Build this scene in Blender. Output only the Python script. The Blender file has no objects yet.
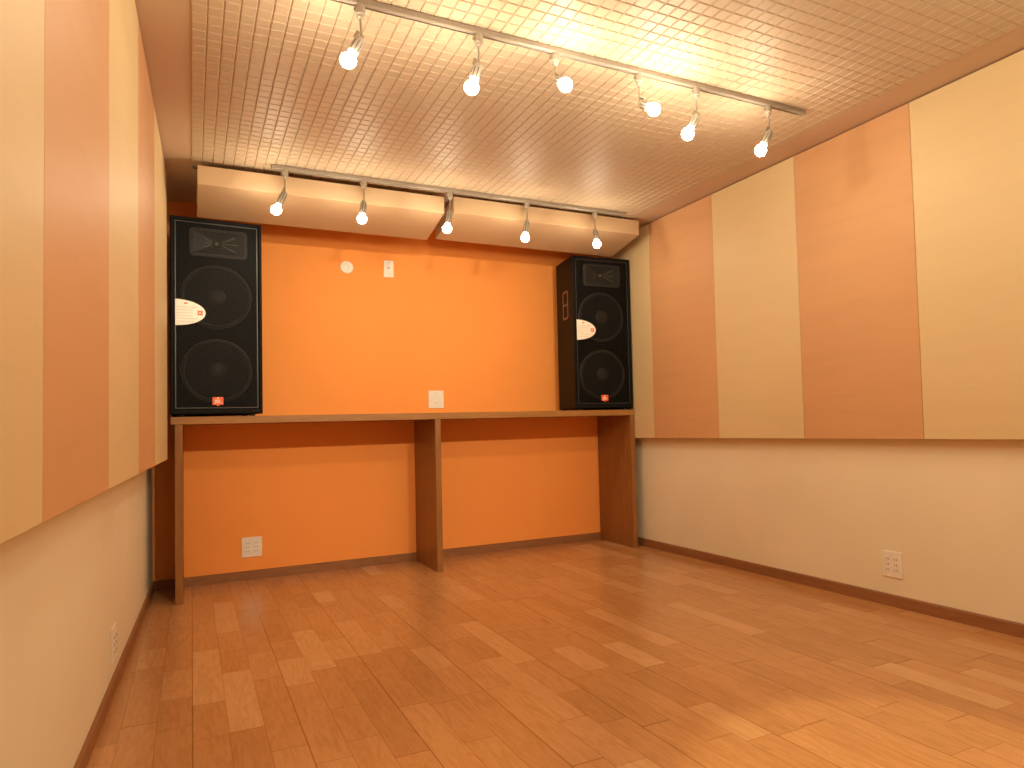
import bpy, bmesh, math, random
from mathutils import Vector, Matrix, Euler
PI = math.pi
C = bpy.context.scene.collection
random.seed(7)

# ---------------------------------------------------------------- dimensions (metres)
EYE = .93
YB = 5.306                    # back wall
H = 2.40                      # ceiling
XW, XP = 2.992, 2.924         # right wall, face of its panels
YN = -1.25                    # wall behind the camera
TL = .0243                    # splay of the left wall
XL, XLP = -.207, -.101        # left wall and face of its panels, measured at the back wall
HS, YS = 1.037, 4.772         # shelf top, shelf front
T1, T2, T3 = 2.528, 4.341, .72

# ---------------------------------------------------------------- mesh helpers
class MB:
    def __init__(s): s.v = []; s.f = []; s.m = []
    def add(s, vs, fs, mi=0):
        n = len(s.v); s.v += [tuple(v) for v in vs]
        s.f += [tuple(i+n for i in f) for f in fs]; s.m += [mi]*len(fs)
    def box(s, x0, x1, y0, y1, z0, z1, mi=0, M=None):
        vs = [Vector((x, y, z)) for z in (z0, z1) for y in (y0, y1) for x in (x0, x1)]
        if M is not None: vs = [M @ v for v in vs]
        s.add(vs, [(0,2,3,1),(4,5,7,6),(0,1,5,4),(2,6,7,3),(0,4,6,2),(1,3,7,5)], mi)
    def lathe(s, prof, n=20, M=None, mi=0):
        """profile of (r, z) turned round the z axis"""
        vs = []; fs = []
        for r, z in prof:
            for k in range(n):
                a = 2*PI*k/n; v = Vector((r*math.cos(a), r*math.sin(a), z))
                vs.append(M @ v if M is not None else v)
        for j in range(len(prof)-1):
            for k in range(n):
                a = j*n+k; b = j*n+(k+1) % n
                fs.append((a, b, b+n, a+n))
        fs.append(tuple(range(n-1, -1, -1))); m = (len(prof)-1)*n; fs.append(tuple(m+k for k in range(n)))
        s.add(vs, fs, mi)
    def prism(s, pts, a, b, axis=1, M=None, mi=0):
        """2D outline swept along an axis (0 x, 1 y, 2 z)"""
        def P(p, t):
            v = Vector((t, p[0], p[1])) if axis == 0 else Vector((p[0], t, p[1])) if axis == 1 else Vector((p[0], p[1], t))
            return M @ v if M is not None else v
        n = len(pts); vs = [P(p, a) for p in pts]+[P(p, b) for p in pts]
        fs = [tuple(range(n)), tuple(range(2*n-1, n-1, -1))]+[(i, i+n, (i+1) % n+n, (i+1) % n) for i in range(n)]
        s.add(vs, fs, mi)
    def build(s, name, mats, parent=None, bevel=0, smooth=False, seg=2):
        me = bpy.data.meshes.new(name); me.from_pydata(s.v, [], s.f)
        if not isinstance(mats, (list, tuple)): mats = [mats]
        for m in mats: me.materials.append(m)
        for p, mi in zip(me.polygons, s.m): p.material_index = mi; p.use_smooth = smooth
        bm = bmesh.new(); bm.from_mesh(me); bmesh.ops.recalc_face_normals(bm, faces=bm.faces); bm.to_mesh(me); bm.free()
        o = bpy.data.objects.new(name, me); C.objects.link(o)
        if parent is not None: o.parent = parent
        if bevel:
            b = o.modifiers.new('bevel', 'BEVEL'); b.width = bevel; b.segments = seg; b.limit_method = 'ANGLE'; b.angle_limit = .6
        if smooth:
            e = o.modifiers.new('split', 'EDGE_SPLIT'); e.split_angle = .7
        return o
def rrect(w, h, r, n=5, cx=0, cy=0):
    out = []
    for sx, sy, a0 in ((1, 1, 0), (-1, 1, 90), (-1, -1, 180), (1, -1, 270)):
        for k in range(n+1):
            a = math.radians(a0+90*k/n)
            out.append((cx+sx*(w/2-r)+r*math.cos(a), cy+sy*(h/2-r)+r*math.sin(a)))
    return out
def tag(o, label=None, cat=None, group=None, kind=None):
    if label: o['label'] = label
    if cat: o['category'] = cat
    if group: o['group'] = group
    if kind: o['kind'] = kind
    return o
def empty(name, loc, rot=(0, 0, 0)):
    o = bpy.data.objects.new(name, None); o.empty_display_size = .05; C.objects.link(o)
    o.location = loc; o.rotation_euler = rot; return o
def copy_tree(o, parent=None):
    c = o.copy(); C.objects.link(c); c.parent = parent
    for ch in list(o.children): copy_tree(ch, c)
    return c

# ---------------------------------------------------------------- materials
class NT:
    def __init__(s, name):
        s.m = bpy.data.materials.new(name); s.m.use_nodes = True; s.t = s.m.node_tree; s.n = s.t.nodes
        s.b = s.n['Principled BSDF']
    def new(s, t, **kw):
        n = s.n.new(t)
        for k, v in kw.items():
            if k.startswith('i_'):
                n.inputs[k[2:].replace('_', ' ')].default_value = v
            else: setattr(n, k, v)
        return n
    def link(s, a, b): s.t.links.new(a, b)
    def coords(s, scale=(1, 1, 1), src='Object', rot=(0, 0, 0)):
        tc = s.new('ShaderNodeTexCoord'); mp = s.new('ShaderNodeMapping')
        mp.inputs['Scale'].default_value = scale; mp.inputs['Rotation'].default_value = rot
        s.link(tc.outputs[src], mp.inputs['Vector']); return mp.outputs['Vector']
    def noise(s, vec, scale, detail=3, rough=.5, dist=0):
        n = s.new('ShaderNodeTexNoise'); n.inputs['Scale'].default_value = scale
        n.inputs['Detail'].default_value = detail; n.inputs['Roughness'].default_value = rough; n.inputs['Distortion'].default_value = dist
        s.link(vec, n.inputs['Vector']); return n.outputs['Fac']
    def ramp(s, fac, stops):
        r = s.new('ShaderNodeValToRGB'); e = r.color_ramp.elements
        while len(e) < len(stops): e.new(.5)
        for x, (p, c) in zip(e, stops): x.position = p; x.color = (*c, 1)
        s.link(fac, r.inputs['Fac']); return r.outputs['Color']
    def math(s, op, a, b=None):
        m = s.new('ShaderNodeMath', operation=op)
        for k, x in ((0, a), (1, b)):
            if x is None: continue
            if isinstance(x, (int, float)): m.inputs[k].default_value = x
            else: s.link(x, m.inputs[k])
        return m.outputs[0]
    def mix(s, fac, a, b, mode='MIX'):
        m = s.new('ShaderNodeMix', data_type='RGBA', blend_type=mode)
        for i, x in ((0, fac), (6, a), (7, b)):
            if isinstance(x, (int, float)): m.inputs[i].default_value = x
            elif isinstance(x, tuple): m.inputs[i].default_value = (*x, 1)
            else: s.link(x, m.inputs[i])
        return m.outputs[2]
    def bump(s, h, strength=.2, dist=.002):
        b = s.new('ShaderNodeBump'); b.inputs['Strength'].default_value = strength; b.inputs['Distance'].default_value = dist
        s.link(h, b.inputs['Height']); s.link(b.outputs['Normal'], s.b.inputs['Normal'])
    def base(s, c, rough=.5, spec=.5, metal=0):
        if isinstance(c, tuple): s.b.inputs['Base Color'].default_value = (*c, 1)
        else: s.link(c, s.b.inputs['Base Color'])
        s.b.inputs['Roughness'].default_value = rough; s.b.inputs['Specular IOR Level'].default_value = spec
        s.b.inputs['Metallic'].default_value = metal
        return s.m
def lighter(c, k): return tuple(min(1, x*k) for x in c)

def wallpaper(name, c, rough=.75, spec=.25):
    t = NT(name); v = t.coords()
    n = t.noise(v, 260, 2, .6); f = t.noise(v, 1.7, 2)
    t.bump(n, .25, .0015)
    return t.base(t.ramp(f, [(.3, lighter(c, .97)), (.7, lighter(c, 1.02))]), rough, spec)
def veneer(name, c, k=.1, rough=.5):
    """sliced veneer with long soft horizontal figure (object y along the wall)"""
    t = NT(name); v = t.coords((1, 1.1, 9)); f = t.noise(v, 1.3, 5, .55, .6)
    g = t.noise(t.coords((1, 8, 160)), 3, 3, .6)
    col = t.ramp(f, [(.25, lighter(c, 1-k)), (.5, c), (.78, lighter(c, 1+k*.5))])
    col = t.mix(.25, col, t.ramp(g, [(.3, (.86, .84, .8)), (.7, (1, 1, 1))]), 'MULTIPLY')
    return t.base(col, rough, .35)
def solidwood(name, c1, c2, axis_scale, rough=.4):
    t = NT(name); v = t.coords(axis_scale)
    f = t.noise(v, 4, 6, .6, 1.2); g = t.noise(v, 14, 3, .5, .2)
    col = t.ramp(f, [(.25, c1), (.75, c2)])
    col = t.mix(.35, col, t.ramp(g, [(.35, (.7, .66, .6)), (.65, (1, 1, 1))]), 'MULTIPLY')
    t.bump(g, .1, .001)
    return t.base(col, rough, .4)
def plain(name, c, rough=.5, spec=.5, metal=0, var=.04):
    t = NT(name); f = t.noise(t.coords(), 30, 2)
    return t.base(t.ramp(f, [(.3, lighter(c, 1-var)), (.7, lighter(c, 1+var))]), rough, spec, metal)

def floor_material():
    t = NT('strip_parquet'); W, L = .1, .46
    tc = t.new('ShaderNodeTexCoord'); sp = t.new('ShaderNodeSeparateXYZ'); t.link(tc.outputs['Object'], sp.inputs[0])
    x, y = sp.outputs[0], sp.outputs[1]
    u = t.math('DIVIDE', x, W); row = t.math('FLOOR', u); fu = t.math('SUBTRACT', u, row)
    wn = t.new('ShaderNodeTexWhiteNoise', noise_dimensions='1D'); t.link(row, wn.inputs['W'])
    q = t.math('ADD', t.math('DIVIDE', y, L), t.math('MULTIPLY', wn.outputs['Value'], 7.3))
    # uneven strip lengths: warp the running coordinate before flooring it
    q = t.math('ADD', q, t.math('MULTIPLY', t.math('SINE', t.math('ADD', t.math('MULTIPLY', q, 1.9), t.math('MULTIPLY', row, 2.1))), .3))
    col = t.math('FLOOR', q); fq = t.math('SUBTRACT', q, col)
    cmb = t.new('ShaderNodeCombineXYZ'); t.link(row, cmb.inputs[0]); t.link(col, cmb.inputs[1])
    wn2 = t.new('ShaderNodeTexWhiteNoise', noise_dimensions='3D'); t.link(cmb.outputs[0], wn2.inputs['Vector'])
    tone = t.ramp(wn2.outputs['Value'], FLOOR_TONES)
    # grain shifted per strip
    off = t.new('ShaderNodeVectorMath', operation='MULTIPLY'); t.link(wn2.outputs['Color'], off.inputs[0]); off.inputs[1].default_value = (9, 9, 9)
    sc = t.new('ShaderNodeVectorMath', operation='MULTIPLY'); t.link(tc.outputs['Object'], sc.inputs[0]); sc.inputs[1].default_value = (13, 1.6, 1)
    ad = t.new('ShaderNodeVectorMath', operation='ADD'); t.link(off.outputs[0], ad.inputs[0]); t.link(sc.outputs[0], ad.inputs[1])
    big = t.noise(ad.outputs[0], .9, 2, .5, .4)
    rings = t.math('PINGPONG', t.math('MULTIPLY', big, 14), 1)
    fine = t.noise(ad.outputs[0], 7, 4, .65, .3)
    g = t.mix(.30, tone, t.ramp(rings, [(.0, (.74, .68, .60)), (.45, (1, 1, 1))]), 'MULTIPLY')
    g = t.mix(.45, g, t.ramp(fine, [(.3, (.72, .66, .58)), (.62, (1, 1, 1))]), 'MULTIPLY')
    fl = t.noise(ad.outputs[0], 2.1, 1, .5, 0)
    g = t.mix(t.ramp(fl, [(.77, (0, 0, 0)), (.86, (.5, .5, .5))]), g, (.16, .06, .018))      # dark mineral streaks
    eu = t.math('MINIMUM', fu, t.math('SUBTRACT', 1, fu)); eq = t.math('MINIMUM', fq, t.math('SUBTRACT', 1, fq))
    e1 = t.ramp(eu, [(.0, (.70, .64, .58)), (.020, (1, 1, 1))]); e2 = t.ramp(eq, [(.0, (.5, .43, .38)), (.005, (1, 1, 1))])
    # every third joint is the edge of a whole board, a little darker
    r3 = t.math('FRACT', t.math('DIVIDE', t.math('ADD', u, .5), 3)); e3 = t.math('ABSOLUTE', t.math('SUBTRACT', r3, .1667))
    g = t.mix(1., g, e1, 'MULTIPLY'); g = t.mix(1., g, e2, 'MULTIPLY')
    g = t.mix(1., g, t.ramp(e3, [(.0, (.66, .58, .5)), (.010, (1, 1, 1))]), 'MULTIPLY')
    t.bump(fine, .04, .0005)
    rf = t.math('ADD', t.math('MULTIPLY', fine, .10), FLOOR_ROUGH)
    t.link(rf, t.b.inputs['Roughness'])
    m = t.base(g, .3, .45); t.link(rf, t.b.inputs['Roughness'])
    return m
FLOOR_TONES = [(.0, (.51, .250, .100)), (.3, (.555, .278, .112)), (.75, (.58, .295, .122)), (.92, (.62, .33, .145)), (1., (.68, .40, .19))]
FLOOR_ROUGH = .17

M = {}
M['orange'] = wallpaper('orange_wallpaper', (.95, .362, .085))
M['white'] = wallpaper('off_white_wallpaper', (.84, .765, .585))
M['plaster'] = wallpaper('ceiling_board', (.60, .45, .33))
M['tile'] = wallpaper('embossed_ceiling_tile', (.57, .455, .325), .5, .4)
M['cream'] = veneer('cream_veneer', (.71, .555, .315), .03)
M['salmon'] = veneer('salmon_veneer', (.64, .365, .180), .05)
M['side'] = veneer('panel_core', (.62, .40, .2), .1)
M['cloud'] = veneer('cloud_veneer', (.55, .385, .235), .05, .42)
M['floor'] = floor_material()
M['shelf'] = solidwood('oiled_shelf_wood', (.30, .140, .038), (.40, .195, .058), (.5, 4, 4))
M['leg'] = solidwood('oiled_leg_wood', (.24, .10, .026), (.34, .148, .040), (4, 4, .5))
M['skirt'] = solidwood('skirting_wood', (.27, .115, .045), (.34, .15, .060), (1, .6, 5), .45)
M['plate'] = plain('ivory_plastic', (.86, .82, .74), .35)
M['socket_hole'] = plain('dark_slots', (.05, .035, .03), .6)
M['track'] = plain('track_enamel', (.30, .26, .215), .4)
M['trackdark'] = plain('track_slot', (.05, .035, .03), .6)
M['fixture'] = plain('lampholder_enamel', (.33, .285, .235), .35)
M['stem'] = plain('stem_metal', (.30, .26, .2), .3, .5, .6)
M['cabinet'] = None
t = NT('cabinet_paint'); n_ = t.noise(t.coords(), 420, 2); t.bump(n_, .5, .002); M['cabinet'] = t.base((.005, .0045, .0045), .5, .12)
M['black'] = plain('black_plastic', (.022, .021, .020), .35)
M['cone'] = plain('woofer_paper', (.02, .019, .018), .6)
M['surround'] = plain('woofer_surround', (.12, .11, .10), .35)
M['horn'] = plain('horn_plastic', (.20, .18, .165), .28)
M['grilleframe'] = plain('grille_edge', (.04, .038, .036), .35, .5, .3)
M['badge'] = plain('badge_white', (.9, .87, .80), .3)
M['badgeline'] = plain('badge_grey', (.55, .5, .44), .4)
M['logo'] = plain('logo_red', (.86, .13, .030), .4)
M['logowhite'] = plain('logo_white', (.92, .88, .82), .4)
M['copper'] = plain('handle_rim', (.16, .075, .045), .35)
# perforated steel: tiny holes, half open
t = NT('perforated_steel')
tr = t.new('ShaderNodeBsdfTransparent'); mx = t.new('ShaderNodeMixShader'); mx.inputs[0].default_value = .42
t.base((.006, .0055, .005), .5, .15)
out = t.n['Material Output']; t.link(tr.outputs[0], mx.inputs[1]); t.link(t.b.outputs[0], mx.inputs[2]); t.link(mx.outputs[0], out.inputs['Surface'])
M['grille'] = t.m
LAMP = (1.0, .85, .60)
BULB = 190.
t = NT('glowing_bulb'); t.base((1, 1, 1), .3)
t.b.inputs['Emission Color'].default_value = (*LAMP, 1); t.b.inputs['Emission Strength'].default_value = BULB
M['bulb'] = t.m
t = NT('glowing_bulb_rear_track'); t.base((1, 1, 1), .3)
t.b.inputs['Emission Color'].default_value = (*LAMP, 1); t.b.inputs['Emission Strength'].default_value = BULB*.72
M['bulb_rear'] = t.m

# ---------------------------------------------------------------- the room
def struct(name, mb, m, **kw): return tag(mb.build(name, m, **kw), kind='structure')
def lx(y, x0=XL): return x0+(y-YB)*TL
TH = .12
b = MB(); b.box(lx(YN)-TH, XW+TH, YN-TH, YB+TH, -.12, 0); struct('floor', b, M['floor'])
b = MB(); b.box(lx(YN)-TH, XW+TH, YN-TH, YB+TH, H, H+.12); struct('ceiling', b, M['plaster'])
b = MB(); b.box(XL-.02, XW+TH, YB, YB+TH, 0, H); struct('wall_back', b, M['orange'])
b = MB(); b.box(XW, XW+TH, YN, YB, 0, H); struct('wall_right', b, M['white'])
b = MB(); b.prism([(lx(YN), YN), (lx(YB), YB), (lx(YB)-TH, YB), (lx(YN)-TH, YN)], 0, H, 2); struct('wall_left', b, M['white'])
b = MB(); b.box(lx(YN), XW, YN-TH, YN, 0, H); struct('wall_front', b, M['white'])
def skirting(name, A, B, side):
    """board with a small rounded top, from A to B, thickness towards side"""
    d = Vector(B)-Vector(A); L = d.length; a = math.atan2(d.y, d.x)
    mt = Matrix.Translation((A[0], A[1], 0)) @ Matrix.Rotation(a, 4, 'Z')
    b = MB(); h, w = .058, .011*side
    b.prism([(0, 0), (w, 0), (w, h-.006), (w*.6, h-.001), (0, h)], 0, L, 0, mt)
    return struct(name, b, M['skirt'])
skirting('baseboard_back', (lx(YB), YB), (XW, YB), -1)
skirting('baseboard_right', (XW, YB-.011), (XW, YN), -1)
skirting('baseboard_left', (lx(YN), YN), (lx(YB-.011), YB-.011), -1)

# the raised field of embossed tiles on the ceiling
FX0, FX1, TW, TD, FY1 = .004, 2.748, 2.744/55, .0605, 4.50
def tile_field():
    b = MB(); nx = 55; ny = int((FY1-YN-.1)/TD); y0 = FY1-ny*TD
    zt, zg = H-.0005, H-.0044       # groove and face
    g, ch = .0006, .0034
    for j in range(ny):
        for i in range(nx):
            x, y = FX0+i*TW, y0+j*TD
            o = [(x+g, y+g), (x+TW-g, y+g), (x+TW-g, y+TD-g), (x+g, y+TD-g)]
            k = [(x+g+ch, y+g+ch), (x+TW-g-ch, y+g+ch), (x+TW-g-ch, y+TD-g-ch), (x+g+ch, y+TD-g-ch)]
            # each tile dished very slightly: one side stands a touch prouder
            zs = [zg]*4
            vs = [(p[0], p[1], zt) for p in o]+[(p[0], p[1], z) for p, z in zip(k, zs)]
            b.add(vs, [(4, 5, 6, 7), (0, 1, 5, 4), (1, 2, 6, 5), (2, 3, 7, 6), (3, 0, 4, 7)])
    me = bpy.data.meshes.new('trim_1'); me.from_pydata(b.v, [], b.f); me.materials.append(M['tile'])
    for p in me.polygons: p.use_smooth = False
    bm = bmesh.new(); bm.from_mesh(me)
    bmesh.ops.recalc_face_normals(bm, faces=bm.faces)
    for f in bm.faces:
        if f.normal.z > 0: f.normal_flip()
    bm.to_mesh(me); bm.free()
    o = bpy.data.objects.new('trim_1', me); C.objects.link(o); tag(o, kind='structure')
tile_field()

# ---------------------------------------------------------------- wall panels
RB = [5.300, 4.510, 3.755, 3.003, 2.243, 1.475]
LB = [4.730, 3.775, 2.995, 2.190, 1.400, .620]
def panel(side, y1, y0, kind, label, z0):
    g = .0012; root_y = (y0+y1)/2; hy = (y1-y0)/2-g
    b = MB(); zt = H-.007 if side > 0 else H-.005
    if side > 0:
        r = empty('wall_panel', (XP, root_y, z0)); pts = [(0, -hy), (XW-XP, -hy), (XW-XP, hy), (0, hy)]
        core = [(.004, -hy+.001), (XW-XP, -hy+.001), (XW-XP, hy-.001), (.004, hy-.001)]; face = [(0, -hy), (.004, -hy), (.004, hy), (0, hy)]
    else:
        th = XLP-XL; x = lx(root_y, XLP)
        r = empty('wall_panel', (x, root_y, z0), (0, 0, -math.atan(TL)))
        core = [(-.004, -hy+.001), (-th, -hy+.001), (-th, hy-.001), (-.004, hy-.001)]; face = [(0, -hy), (-.004, -hy), (-.004, hy), (0, hy)]
    a = MB(); a.prism(face, 0, zt-z0, 2); a.build('face_board', M[kind], r, bevel=.0008, seg=1)
    c = MB(); c.prism(core, .001, zt-z0, 2); c.build('core', M['side'], r)
    return tag(r, label, 'wall panel', 'acoustic panels on the right wall' if side > 0 else 'acoustic panels on the left wall')
rl = ['narrow-looking cream wall panel behind the right loudspeaker, in the far right corner',
      'salmon wall panel just right of the right loudspeaker, second from the corner',
      'cream wall panel standing between the two salmon panels of the right wall',
      'large salmon wall panel on the right wall, nearest salmon one above the outlet',
      'largest cream wall panel at the right edge of the photo, nearest on the right wall']
for i in range(5): panel(1, RB[i], RB[i+1], 'cream' if i % 2 == 0 else 'salmon', rl[i], .822)
ll = ['pale cream wall panel beside the left loudspeaker, farthest on the left wall',
      'narrow salmon wall panel on the left wall, between the two far cream panels',
      'cream wall panel on the left wall between the wide and the narrow salmon panels',
      'wide salmon wall panel on the left wall, nearest salmon one to the camera',
      'cream wall panel at the left edge of the photo, nearest on the left wall']
for i in range(5): panel(-1, LB[i], LB[i+1], 'cream' if i % 2 == 0 else 'salmon', ll[i], .805)

# ---------------------------------------------------------------- hanging sound clouds over the shelf
def cloud(x0, x1, up):
    cx = (x0+x1)/2; r = empty('acoustic_cloud', (cx, 4.42, 2.205+up))
    w = (x1-x0)/2; z = 2.205
    out = [(0, 2.264-z), (0, 2.366-z), (.40, 2.300-z), (.40, 2.189-z)]
    b = MB(); b.prism(out, -w, w, 0); b.build('body', M['cloud'], r, bevel=.002)
    for px in (-w+.06, w-.06):
        for py in (.07, .33):
            top = H-z-up; zb = 2.366-z-.066*py/.4
            b = MB(); b.lathe([(.004, zb-.002), (.004, top)], 10, Matrix.Translation((px, py, 0)))
            b.lathe([(.011, zb-.001), (.011, zb+.004)], 12, Matrix.Translation((px, py, 0)))
            b.build('hanging_bolt', M['trackdark'], r)
    return r, w
r, w = cloud(.032, 1.368, 0)
tag(r, 'left of the two tilted plywood sound clouds hung below the ceiling, above the left loudspeaker', 'acoustic panel', 'hanging sound clouds')
b = MB(); b.prism([(-w-.022, 2.352-2.205), (-w, 2.350-2.205), (-w, 2.362-2.205), (-w-.022, 2.362-2.205)], .012, .024, 1); b.build('hook', M['trackdark'], r)
r, w = cloud(1.428, 2.786, .012)
tag(r, 'right of the two tilted plywood sound clouds hung below the ceiling, above the right loudspeaker', 'acoustic panel', 'hanging sound clouds')

# ---------------------------------------------------------------- the long shelf
SX0, SX1 = -.101, 2.921
r = empty('wall_shelf', (1.41, 5.03, 0))
tag(r, 'long brown wooden shelf on three board legs along the orange wall', 'shelf')
b = MB(); b.box(SX0-1.41, SX1-1.41, YS-5.03, YB-.002-5.03, HS-.042, HS); b.build('shelf_top', M['shelf'], r, bevel=.002)
for x in (-.081, 1.388, SX1-.039):
    b = MB(); b.box(x-1.41, x+.038-1.41, YS+.002-5.03, YB-.013-5.03, 0, HS-.042)
    b.build('leg', M['leg'], r, bevel=.0015)

# ---------------------------------------------------------------- loudspeakers (origin: bottom centre of the front, facing -y)
def text_mesh(s, size, name, mat, parent, loc, rot=(PI/2, 0, 0), sx=1.):
    cu = bpy.data.curves.new(name, 'FONT'); cu.body = s; cu.size = size; cu.extrude = .0006; cu.align_x = 'CENTER'; cu.align_y = 'CENTER'; cu.offset = size*.02
    o = bpy.data.objects.new(name, cu); me = bpy.data.meshes.new_from_object(o); bpy.data.objects.remove(o)
    me.materials.append(mat); o = bpy.data.objects.new(name, me); C.objects.link(o); o.parent = parent
    o.location = loc; o.rotation_euler = rot; o.scale = (sx, 1, 1); return o
SW, SH, SD, TAP = .475, 1.146, .40, .030
def make_speaker():
    r = empty('loudspeaker', (0, 0, 0)); w = SW/2; ft = .014
    # cabinet: hollow front baffle set back behind the grille
    b = MB(); rim = .020; dp = .035
    fr = [(-w, 0), (w, 0), (w-TAP, SD), (-w+TAP, SD)]
    O = [(-w, ft), (w, ft), (w, SH), (-w, SH)]; I = [(-w+rim, ft+.03), (w-rim, ft+.03), (w-rim, SH-rim), (-w+rim, SH-rim)]
    B = [(-w+TAP, ft), (w-TAP, ft), (w-TAP, SH), (-w+TAP, SH)]
    vs = [(x, 0, z) for x, z in O]+[(x, 0, z) for x, z in I]+[(x, dp, z) for x, z in I]+[(x, SD, z) for x, z in B]
    fs = []
    for k in range(4):
        l = (k+1) % 4
        fs += [(k, l, l+4, k+4), (k+4, l+4, l+8, k+8), (k, k+12, l+12, l)]
    fs += [(8, 9, 10, 11), (12, 15, 14, 13)]
    b.add(vs, fs); b.build('cabinet', M['cabinet'], r, bevel=.006)
    # drivers
    for cz in (.698, .266):
        Mx = Matrix.Translation((0, dp, cz)) @ Matrix.Rotation(PI/2, 4, 'X')     # local +z -> -y
        b = MB(); b.lathe([(.186, -.001), (.186, .004), (.178, .0065), (.168, .0065), (.166, .0), (.166, -.001)], 48, Mx)
        wf = b.build('woofer', M['horn'], r, smooth=True)
        b = MB(); b.lathe([(.181, .0066), (.179, .012), (.173, .0145), (.167, .012), (.165, .0066)], 48, Mx); b.build('surround', M['surround'], wf, smooth=True)
        b = MB(); b.lathe([(.164, .0105), (.12, .0065), (.075, .003), (.056, .002)], 48, Mx); b.build('cone', M['cone'], wf, smooth=True)
        b = MB(); b.lathe([(.054, .002), (.050, .010), (.038, .017), (.02, .021), (.004, .022)], 32, Mx); b.build('dust_cap', M['surround'], wf, smooth=True)
    # horn: rounded frame, funnel and ribs
    hz, hw, hh = 1.012, .30, .165
    b = MB(); o1 = rrect(hw, hh, .022, 5, .010, hz); o2 = rrect(hw-.034, hh-.034, .012, 5, .010, hz); th = rrect(.035, .035, .012, 5, .0, hz)
    n = len(o1)
    vs = [(x, dp-.001, z) for x, z in o1]+[(x, .016, z) for x, z in o1]+[(x, .013, z) for x, z in o2]+[(x, dp-.002, z) for x, z in th]
    fs = []
    for k in range(n):
        l = (k+1) % n
        fs += [(k, l, l+n, k+n), (k+n, l+n, l+2*n, k+2*n)]
    b.add(vs[:3*n], fs); hn = b.build('horn', M['horn'], r, bevel=0)
    b = MB(); b.add(vs[2*n:], [(k, (k+1) % n, (k+1) % n+n, k+n) for k in range(n)]); b.build('flare', M['surround'], hn)
    for sx in (-1, 1):
        for dz in (-.05, 0, .05):
            b = MB()
            p0 = Vector((sx*.030, dp-.006, hz+dz*.18)); p1 = Vector((sx*.112, .018, hz+dz))
            up = Vector((0, 0, .0028+abs(dz)*.02)); dn = Vector((0, .010, 0))
            b.add([p0-up*.4, p0+up*.4, p1+up, p1-up, p0-up*.4+dn, p0+up*.4+dn, p1+up+dn, p1-up+dn],
                  [(0, 1, 2, 3), (4, 7, 6, 5), (0, 4, 5, 1), (1, 5, 6, 2), (2, 6, 7, 3), (3, 7, 4, 0)])
            b.build('rib', M['badgeline'], hn)
    b = MB(); Mx = Matrix.Translation((0, dp-.004, hz)) @ Matrix.Rotation(PI/2, 4, 'X'); b.lathe([(.0135, 0), (.012, .006), (.008, .008)], 20, Mx); b.build('throat', M['badgeline'], hn, smooth=True)
    # grille and its folded edge
    gx, gz0, gz1 = w-rim-.004, ft+.034, SH-rim-.004
    b = MB(); b.box(-gx, gx, .0045, .0062, gz0, gz1); g = b.build('grille', M['grille'], r)
    e = .0055
    b = MB(); A = [(-gx, gz0), (gx, gz0), (gx, gz1), (-gx, gz1)]; D = [(-gx+e, gz0+e), (gx-e, gz0+e), (gx-e, gz1-e), (-gx+e, gz1-e)]
    vs = [(x, .0095, z) for x, z in A]+[(x, .0022, z) for x, z in A]+[(x, .0022, z) for x, z in D]+[(x, .0062, z) for x, z in D]; fs = []
    for k in range(4):
        l = (k+1) % 4; fs += [(k, l, l+4, k+4), (k+4, l+4, l+8, k+8), (k+8, l+8, l+12, k+12)]
    b.add(vs, fs); b.build('grille_edge', M['grilleframe'], g)
    # half-oval white badge from the grille's left edge
    bz, bw, bh = .595, .152, .150
    pts = [(-gx+.001, bz-bh/2)]+[(-gx+.001+bw*math.sin(PI*k/24), bz-bh/2*math.cos(PI*k/24)) for k in range(1, 24)]+[(-gx+.001, bz+bh/2)]
    b = MB(); b.prism(pts, -.0015, .0042, 1); bd = b.build('name_badge', M['badge'], r, bevel=.0008, seg=1); bd['label'] = 'white half-oval badge'
    b = MB()
    for k, zz in enumerate((-.052, -.034, -.018, -.002, .014, .03)):
        L = bw*math.sqrt(max(0, 1-(zz/(bh/2))**2))*(.80 if abs(zz) > .02 else .55)
        b.box(-gx+.006, -gx+.006+L, -.0021, -.0014, bz+zz-.0012, bz+zz+.0012)
    b.build('engraved_lines', M['badgeline'], bd)
    b = MB(); b.box(-gx+.112, -gx+.138, -.0024, -.0014, bz-.013, bz+.013); b.build('small_emblem', M['logo'], bd)
    text_mesh('JBL', .012, 'small_lettering', M['logowhite'], bd, (-gx+.125, -.0027, bz))
    b = MB(); b.box(-gx+.045, -gx+.062, -.0022, -.0014, bz+.048, bz+.056); b.build('small_mark', M['logo'], bd)
    # maker's emblem at the foot of the grille: red square with white letters over a notch
    ez = .090; s = .028
    pts = [(-s, ez-s*.75), (-s, ez+s*.8), (s, ez+s*.8), (s, ez-s*.75), (s*.42, ez-s*.75), (0, ez-s*1.05), (-s*.42, ez-s*.75)]
    b = MB(); b.prism(pts, -.0010, .0042, 1); em = b.build('emblem', M['logo'], r); em['label'] = 'red maker emblem with white letters'
    text_mesh('JBL', .026, 'lettering', M['logowhite'], em, (0, -.0014, ez-.003))
    b = MB(); b.prism([(-.004, ez+.012), (.004, ez+.012), (.003, ez+.0205), (-.003, ez+.0205)], -.0018, -.0008, 1); b.build('exclamation_bar', M['logowhite'], em)
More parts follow.
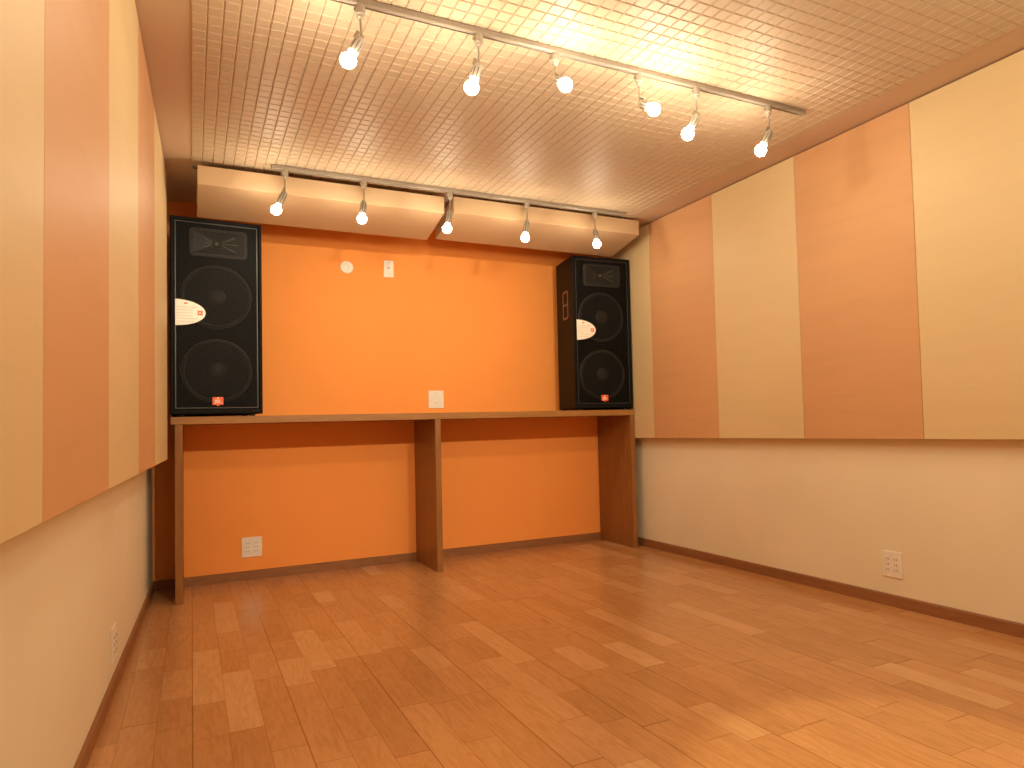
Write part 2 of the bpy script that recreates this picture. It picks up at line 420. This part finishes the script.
    # recessed side handles
    for sx in (-1, 1):
        ang = math.atan(TAP/SD)*(-sx)
        Mx = Matrix.Translation((sx*(w-.5*TAP), .18, .80)) @ Matrix.Rotation(-ang*1, 4, 'Z')
        b = MB()
        o1 = rrect(.125, .215, .018); o2 = rrect(.095, .185, .012); n = len(o1)
        xo, xi = sx*.002, -sx*.0005
        vs = [Mx @ Vector((-sx*.003, p, z)) for p, z in o1]+[Mx @ Vector((sx*.0035, p, z)) for p, z in o1]+[Mx @ Vector((sx*.0035, p, z)) for p, z in o2]+[Mx @ Vector((sx*.0008, p, z)) for p, z in o2]
        fs = []
        for k in range(n):
            l = (k+1) % n
            for q in range(3): fs.append((k+q*n, l+q*n, l+(q+1)*n, k+(q+1)*n))
        b.add(vs, fs); hd = b.build('handle', M['copper'], r)
        b = MB(); b.prism(o2, -sx*.001, sx*.001, 0, Mx); b.build('recess', M['black'], hd)
        b = MB(); b.box(-.002, .006, -.05, .05, -.008, .012, M=Matrix(Mx) @ Matrix.Rotation(0, 4, 'X')); b.build('grip', M['copper'], hd, bevel=.003)
    for sx in (-1, 1):
        for y in (.035, SD-.05):
            b = MB(); b.lathe([(.017, 0), (.019, ft+.001)], 16, Matrix.Translation((sx*(w-.055), y, 0))); b.build('rubber_foot', M['black'], r, smooth=True)
    return r
TOE = math.radians(4)
sp1 = make_speaker()
sp2 = copy_tree(sp1)
ca, sa = math.cos(TOE), math.sin(TOE)
sp1.location = (-.103+SW/2*ca, 4.800+SW/2*sa, HS); sp1.rotation_euler = (0, 0, TOE)
sp2.location = (2.915-SW/2*ca, 4.776+SW/2*sa, HS); sp2.rotation_euler = (0, 0, -TOE)
tag(sp1, 'tall black loudspeaker at the left end of the shelf, facing squarely, two woofers showing', 'loudspeaker', 'loudspeakers on the shelf')
tag(sp2, 'tall black loudspeaker at the right end of the shelf, its side handle showing', 'loudspeaker', 'loudspeakers on the shelf')

# ---------------------------------------------------------------- plates and outlets (local: face towards -y, z up)
def mount(o, wall, a, z):
    if wall == 'back': o.location = (a, YB, z)
    elif wall == 'right': o.location = (XW, a, z); o.rotation_euler = (0, 0, -PI/2)
    else: o.location = (lx(a), a, z); o.rotation_euler = (0, 0, PI/2-math.atan(TL))
def outlet(wall, a, z, label, two=True, slots=True, w=.118, h=.126):
    r = empty('wall_outlet' if slots else 'wall_plate', (0, 0, 0)); mount(r, wall, a, z)
    b = MB(); b.prism(rrect(w, h, .004), -.007, 0, 1); pl = b.build('plate', M['plate'], r, bevel=.002)
    if slots:
        for cx in ((-.024, .024) if two else (0,)):
            b = MB(); b.prism(rrect(.030, .080, .002, 3, cx, 0), -.0088, -.006, 1); md = b.build('outlet_insert', M['plate'], r, bevel=.0008, seg=1)
            b = MB()
            for cz in (-.026, 0, .026):
                b.box(cx-.0075, cx-.0050, -.0095, -.0086, cz-.004, cz+.004); b.box(cx+.0050, cx+.0075, -.0095, -.0086, cz-.0045, cz+.0045)
            b.build('slots', M['socket_hole'], md)
    else:
        for cx in (-.023, .023):
            b = MB(); b.prism(rrect(.028, .060, .003, 3, cx, 0), -.0088, -.006, 1); b.build('insert', M['plate'], r, bevel=.0008, seg=1)
        b = MB(); b.lathe([(.012, 0), (.012, .004), (.009, .006)], 20, Matrix.Translation((0, -.0085, -.018)) @ Matrix.Rotation(PI/2, 4, 'X')); b.build('jack', M['plate'], r, smooth=True)
    return tag(r, label, 'outlet' if slots else 'wall plate')
outlet('back', .335, .207, 'ivory double outlet low on the orange wall under the left half of the shelf')
outlet('right', 2.505, .205, 'ivory double outlet low on the off-white right wall above the skirting')
outlet('left', 3.31, .175, 'ivory outlet seen edge-on low on the off-white left wall')
outlet('back', 1.553, 1.146, 'square white plate with inserts on the orange wall just above the shelf', slots=False, w=.112, h=.128)
r = empty('round_wall_cover', (.940, YB, 2.068))
b = MB(); Mx = Matrix.Rotation(PI/2, 4, 'X'); b.lathe([(.043, 0), (.043, .006), (.039, .010), (.020, .011)], 36, Mx); b.build('cover', M['plate'], r, smooth=True)
b = MB(); b.lathe([(.026, .0105), (.026, .014), (.022, .016)], 28, Mx); b.build('inner_disc', M['plate'], r, smooth=True)
b = MB(); b.box(.006, .010, -.0175, -.0155, -.012, .012); b.build('slot', M['badgeline'], r)
tag(r, 'round white cover high on the orange wall, left of the oblong switch plate', 'wall cover')
r = empty('switch_plate', (1.226, YB, 2.079))
b = MB(); b.prism(rrect(.070, .120, .004), -.007, 0, 1); b.build('plate', M['plate'], r, bevel=.002)
b = MB(); b.prism(rrect(.026, .066, .003), -.010, -.006, 1); b.build('switch_insert', M['plate'], r, bevel=.001, seg=1)
b = MB(); b.lathe([(.0085, 0), (.0085, .003), (.006, .0045)], 18, Matrix.Translation((0, -.0098, .006)) @ Mx); b.build('knob', M['badgeline'], r, smooth=True)
for sz in (-.045, .045):
    b = MB(); b.lathe([(.003, 0), (.003, .0012)], 10, Matrix.Translation((0, -.007, sz)) @ Mx); b.build('screw', M['badgeline'], r)
tag(r, 'small oblong white switch plate high on the orange wall, right of the round cover', 'switch')

# ---------------------------------------------------------------- lighting tracks
def track(x0, x1, y, zc, label):
    r = empty('lighting_track', ((x0+x1)/2, y, zc)); w = (x1-x0)/2
    b = MB(); h = .021; a = .0145
    prof = [(-a, 0), (-a, -h+.003), (-a+.003, -h), (.0035, -h), (.0035, -.006), (.0105, -.006), (.0105, -h), (a-.002, -h), (a, -h+.002), (a, 0)]
    b.prism(prof, -w, w, 0); b.build('rail', M['track'], r)
    b = MB(); b.box(-w, w, .0037, .0103, -.0072, -.0062); b.build('conductor', M['trackdark'], r)
    for sx in (-1, 1):
        b = MB(); b.box(min(sx*w, sx*(w+.022)), max(sx*w, sx*(w+.022)), -a-.001, a+.001, -h-.001, 0); b.build('end_cap', M['track'], r, bevel=.002)
    return tag(r, label, 'lighting track', 'lighting tracks on the ceiling')
track(.26, 2.515, T1, H-.0072, 'long beige lighting track with six lamps across the middle of the tiled ceiling')
track(.405, 2.600, T2, H-.0072, 'beige lighting track with five lamps right in front of the hanging sound clouds')

def lamp(x, y, jx, jz, d, label, group):
    """adapter clipped in the rail, thin stem, knuckle, slotted holder, bare bulb pointing along d"""
    zt = H-.0072-.021
    r = empty('track_lamp', (x, y, zt))
    b = MB(); b.lathe([(.0125, .006), (.0155, -.001), (.0165, -.004), (.0165, -.030), (.0120, -.033), (.0110, -.043), (.006, -.046), (.005, -.048)], 24); ad = b.build('adapter', M['fixture'], r, smooth=True)
    b = MB(); b.box(-.0215, -.013, -.005, .005, -.022, -.012); b.build('locking_tab', M['stem'], ad, bevel=.001)
    J = Vector((jx-x, 0, jz-zt)); S = Vector((0, 0, -.046)); dv = J-S
    q = dv.to_track_quat('Z', 'Y').to_matrix().to_4x4()
    b = MB(); b.lathe([(.0038, 0), (.0038, dv.length)], 12, Matrix.Translation(S) @ q); b.build('stem', M['stem'], r, smooth=True)
    if d[1]:            # swung towards or away from the door side: keep the aim of the arm seen from the room
        k = (y+d[1])/y; d = ((jx+d[0])*k-jx, d[1], EYE+(jz+d[2]-EYE)*k-jz)
    D = Vector(d); L = D.length; D = D.normalized(); Q = Matrix.Translation(J) @ D.to_track_quat('Z', 'Y').to_matrix().to_4x4()
    b = MB(); b.lathe([(.0075, -.007), (.0085, 0), (.0075, .007)], 16, Q @ Matrix.Rotation(PI/2, 4, 'X')); b.build('knuckle', M['stem'], r, smooth=True)
    s0, s1 = .004, L-.036
    b = MB(); b.lathe([(.010, s0), (.0165, s0+.003), (.0175, s0+.012), (.0175, s1-.004), (.0162, s1), (.0125, s1)], 24, Q); hl = b.build('lampholder', M['fixture'], r, smooth=True)
    b = MB()
    for k in range(8):
        a = 2*PI*k/8; R_ = Q @ Matrix.Rotation(a, 4, 'Z'); b.box(.0171, .0182, -.0014, .0014, s0+.018, s1-.002, M=R_)
    b.build('vent_slots', M['trackdark'], hl)
    b = MB(); b.box(-.0012, .0012, .012, .024, -.014, .014, M=Q); b.build('lock_lever', M['stem'], r)
    rb = .0265; n = 9
    prof = [(.0105, s1-.002-L), (.012, -.026), ]+[(rb*math.cos(t_), rb*math.sin(t_)) for t_ in [(-55+145*k/n)*PI/180 for k in range(n)]]+[(.002, rb)]
    b = MB(); b.lathe(prof, 20, Q @ Matrix.Translation((0, 0, L))); b.build('bulb', M['bulb'] if y < 3 else M['bulb_rear'], r, smooth=True)
    return tag(r, label, 'lamp', group)
G1, G2 = 'lamps on the middle lighting track', 'lamps on the track before the sound clouds'
row1 = [(.503, .506, 2.262, (-.044, 0, -.088), 'bare-bulb track lamp at the left end of the middle track, tilted left'),
        (.922, .922, 2.263, (-.030, 0, -.094), 'bare-bulb track lamp hanging second from the left on the middle track'),
        (1.233, 1.233, 2.268, (.042, -.078, -.010), 'track lamp third from the left on the middle track, its bulb facing the camera'),
        (1.614, 1.616, 2.250, (.069, -.078, -.012), 'track lamp fourth from the left on the middle track, bulb swung forward and right'),
        (1.906, 1.909, 2.255, (-.055, 0, -.092), 'track lamp second from the right end of the middle track, tilted left'),
        (2.314, 2.322, 2.255, (-.062, 0, -.098), 'track lamp at the right end of the middle track near the right wall')]
for x, jx, jz, d, lb in row1: lamp(x, T1, jx, jz, d, lb, G1)
row2 = [(.452, .451, 2.250, (-.045, -.065, -.102), 'bare-bulb track lamp beside the left loudspeaker, leftmost of the rear track'),
        (.871, .870, 2.252, (-.012, -.065, -.104), 'track lamp second from the left on the rear track, above the round wall cover'),
        (1.380, 1.378, 2.254, (-.020, -.065, -.108), 'track lamp on the rear track at the gap between the two sound clouds'),
        (1.889, 1.887, 2.254, (-.016, -.065, -.112), 'track lamp second from the right on the rear track, before the right cloud'),
        (2.387, 2.385, 2.250, (.012, -.065, -.098), 'track lamp above the right loudspeaker, rightmost of the rear track')]
for x, jx, jz, d, lb in row2: lamp(x, T2, jx, jz, d, lb, G2)

# the third track of the room hangs behind the camera: its lamps only as lights
K3 = 1.6
for i, x in enumerate((.35, .95, 1.55, 2.15)):
    l = bpy.data.lights.new('rear_track_lamp', 'POINT'); l.color = LAMP; l.shadow_soft_size = .03
    l.energy = K3*BULB*4*PI*PI*.0285**2*.9
    o = bpy.data.objects.new('rear_track_lamp', l); o.location = (x, .95, 2.16); C.objects.link(o)

l = bpy.data.lights.new('unseen_spot', 'SPOT'); l.color = (1, .82, .45); l.shadow_soft_size = .02; l.energy = 75
l.spot_size = math.radians(31); l.spot_blend = .45
o = bpy.data.objects.new('unseen_spot', l); o.location = (1.40, .95, 2.2); o.rotation_euler = Vector((.17, .36, -2.2)).to_track_quat('-Z', 'Y').to_euler(); C.objects.link(o)

for x, tx in ((.75, .75), (1.75, 1.95)):  # unseen spots, added only to brighten the back wall
    l = bpy.data.lights.new('unseen_spot', 'SPOT'); l.color = LAMP; l.shadow_soft_size = .03; l.energy = 105
    l.spot_size = math.radians(54); l.spot_blend = .7
    o = bpy.data.objects.new('unseen_spot', l); o.location = (x, .95, 2.16)
    o.rotation_euler = (Vector((tx, 5.3, .95))-o.location).to_track_quat('-Z', 'Y').to_euler(); C.objects.link(o)

# ---------------------------------------------------------------- camera
cam = bpy.data.cameras.new('camera'); co = bpy.data.objects.new('camera', cam); C.objects.link(co)
yw, pt, rl_ = .5164, .0418, -.0278
F = Vector((math.sin(yw)*math.cos(pt), math.cos(yw)*math.cos(pt), math.sin(pt)))
Rt = Vector((math.cos(yw), -math.sin(yw), 0)); U = Rt.cross(F)
R2 = Rt*math.cos(rl_)+U*math.sin(rl_); U2 = -Rt*math.sin(rl_)+U*math.cos(rl_)
mt = Matrix(((R2.x, U2.x, -F.x, 0), (R2.y, U2.y, -F.y, 0), (R2.z, U2.z, -F.z, EYE), (0, 0, 0, 1)))
co.matrix_world = mt
cam.sensor_width = 36; cam.lens = 737.985/1024*36; cam.shift_x = (512-609.83)/1024; cam.shift_y = (393.40-384)/1024; cam.clip_start = .02
sc = bpy.context.scene; sc.camera = co
w_ = bpy.data.worlds.new('world'); sc.world = w_; w_.use_nodes = True
w_.node_tree.nodes['Background'].inputs[0].default_value = (.02, .016, .012, 1)
sc.view_settings.view_transform = 'Standard'; sc.view_settings.look = 'None'; sc.view_settings.gamma = 1; sc.view_settings.use_curve_mapping = False
sc.view_settings.exposure = 0.12
sc.cycles.max_bounces = 10; sc.cycles.diffuse_bounces = 7; sc.cycles.sample_clamp_indirect = 4
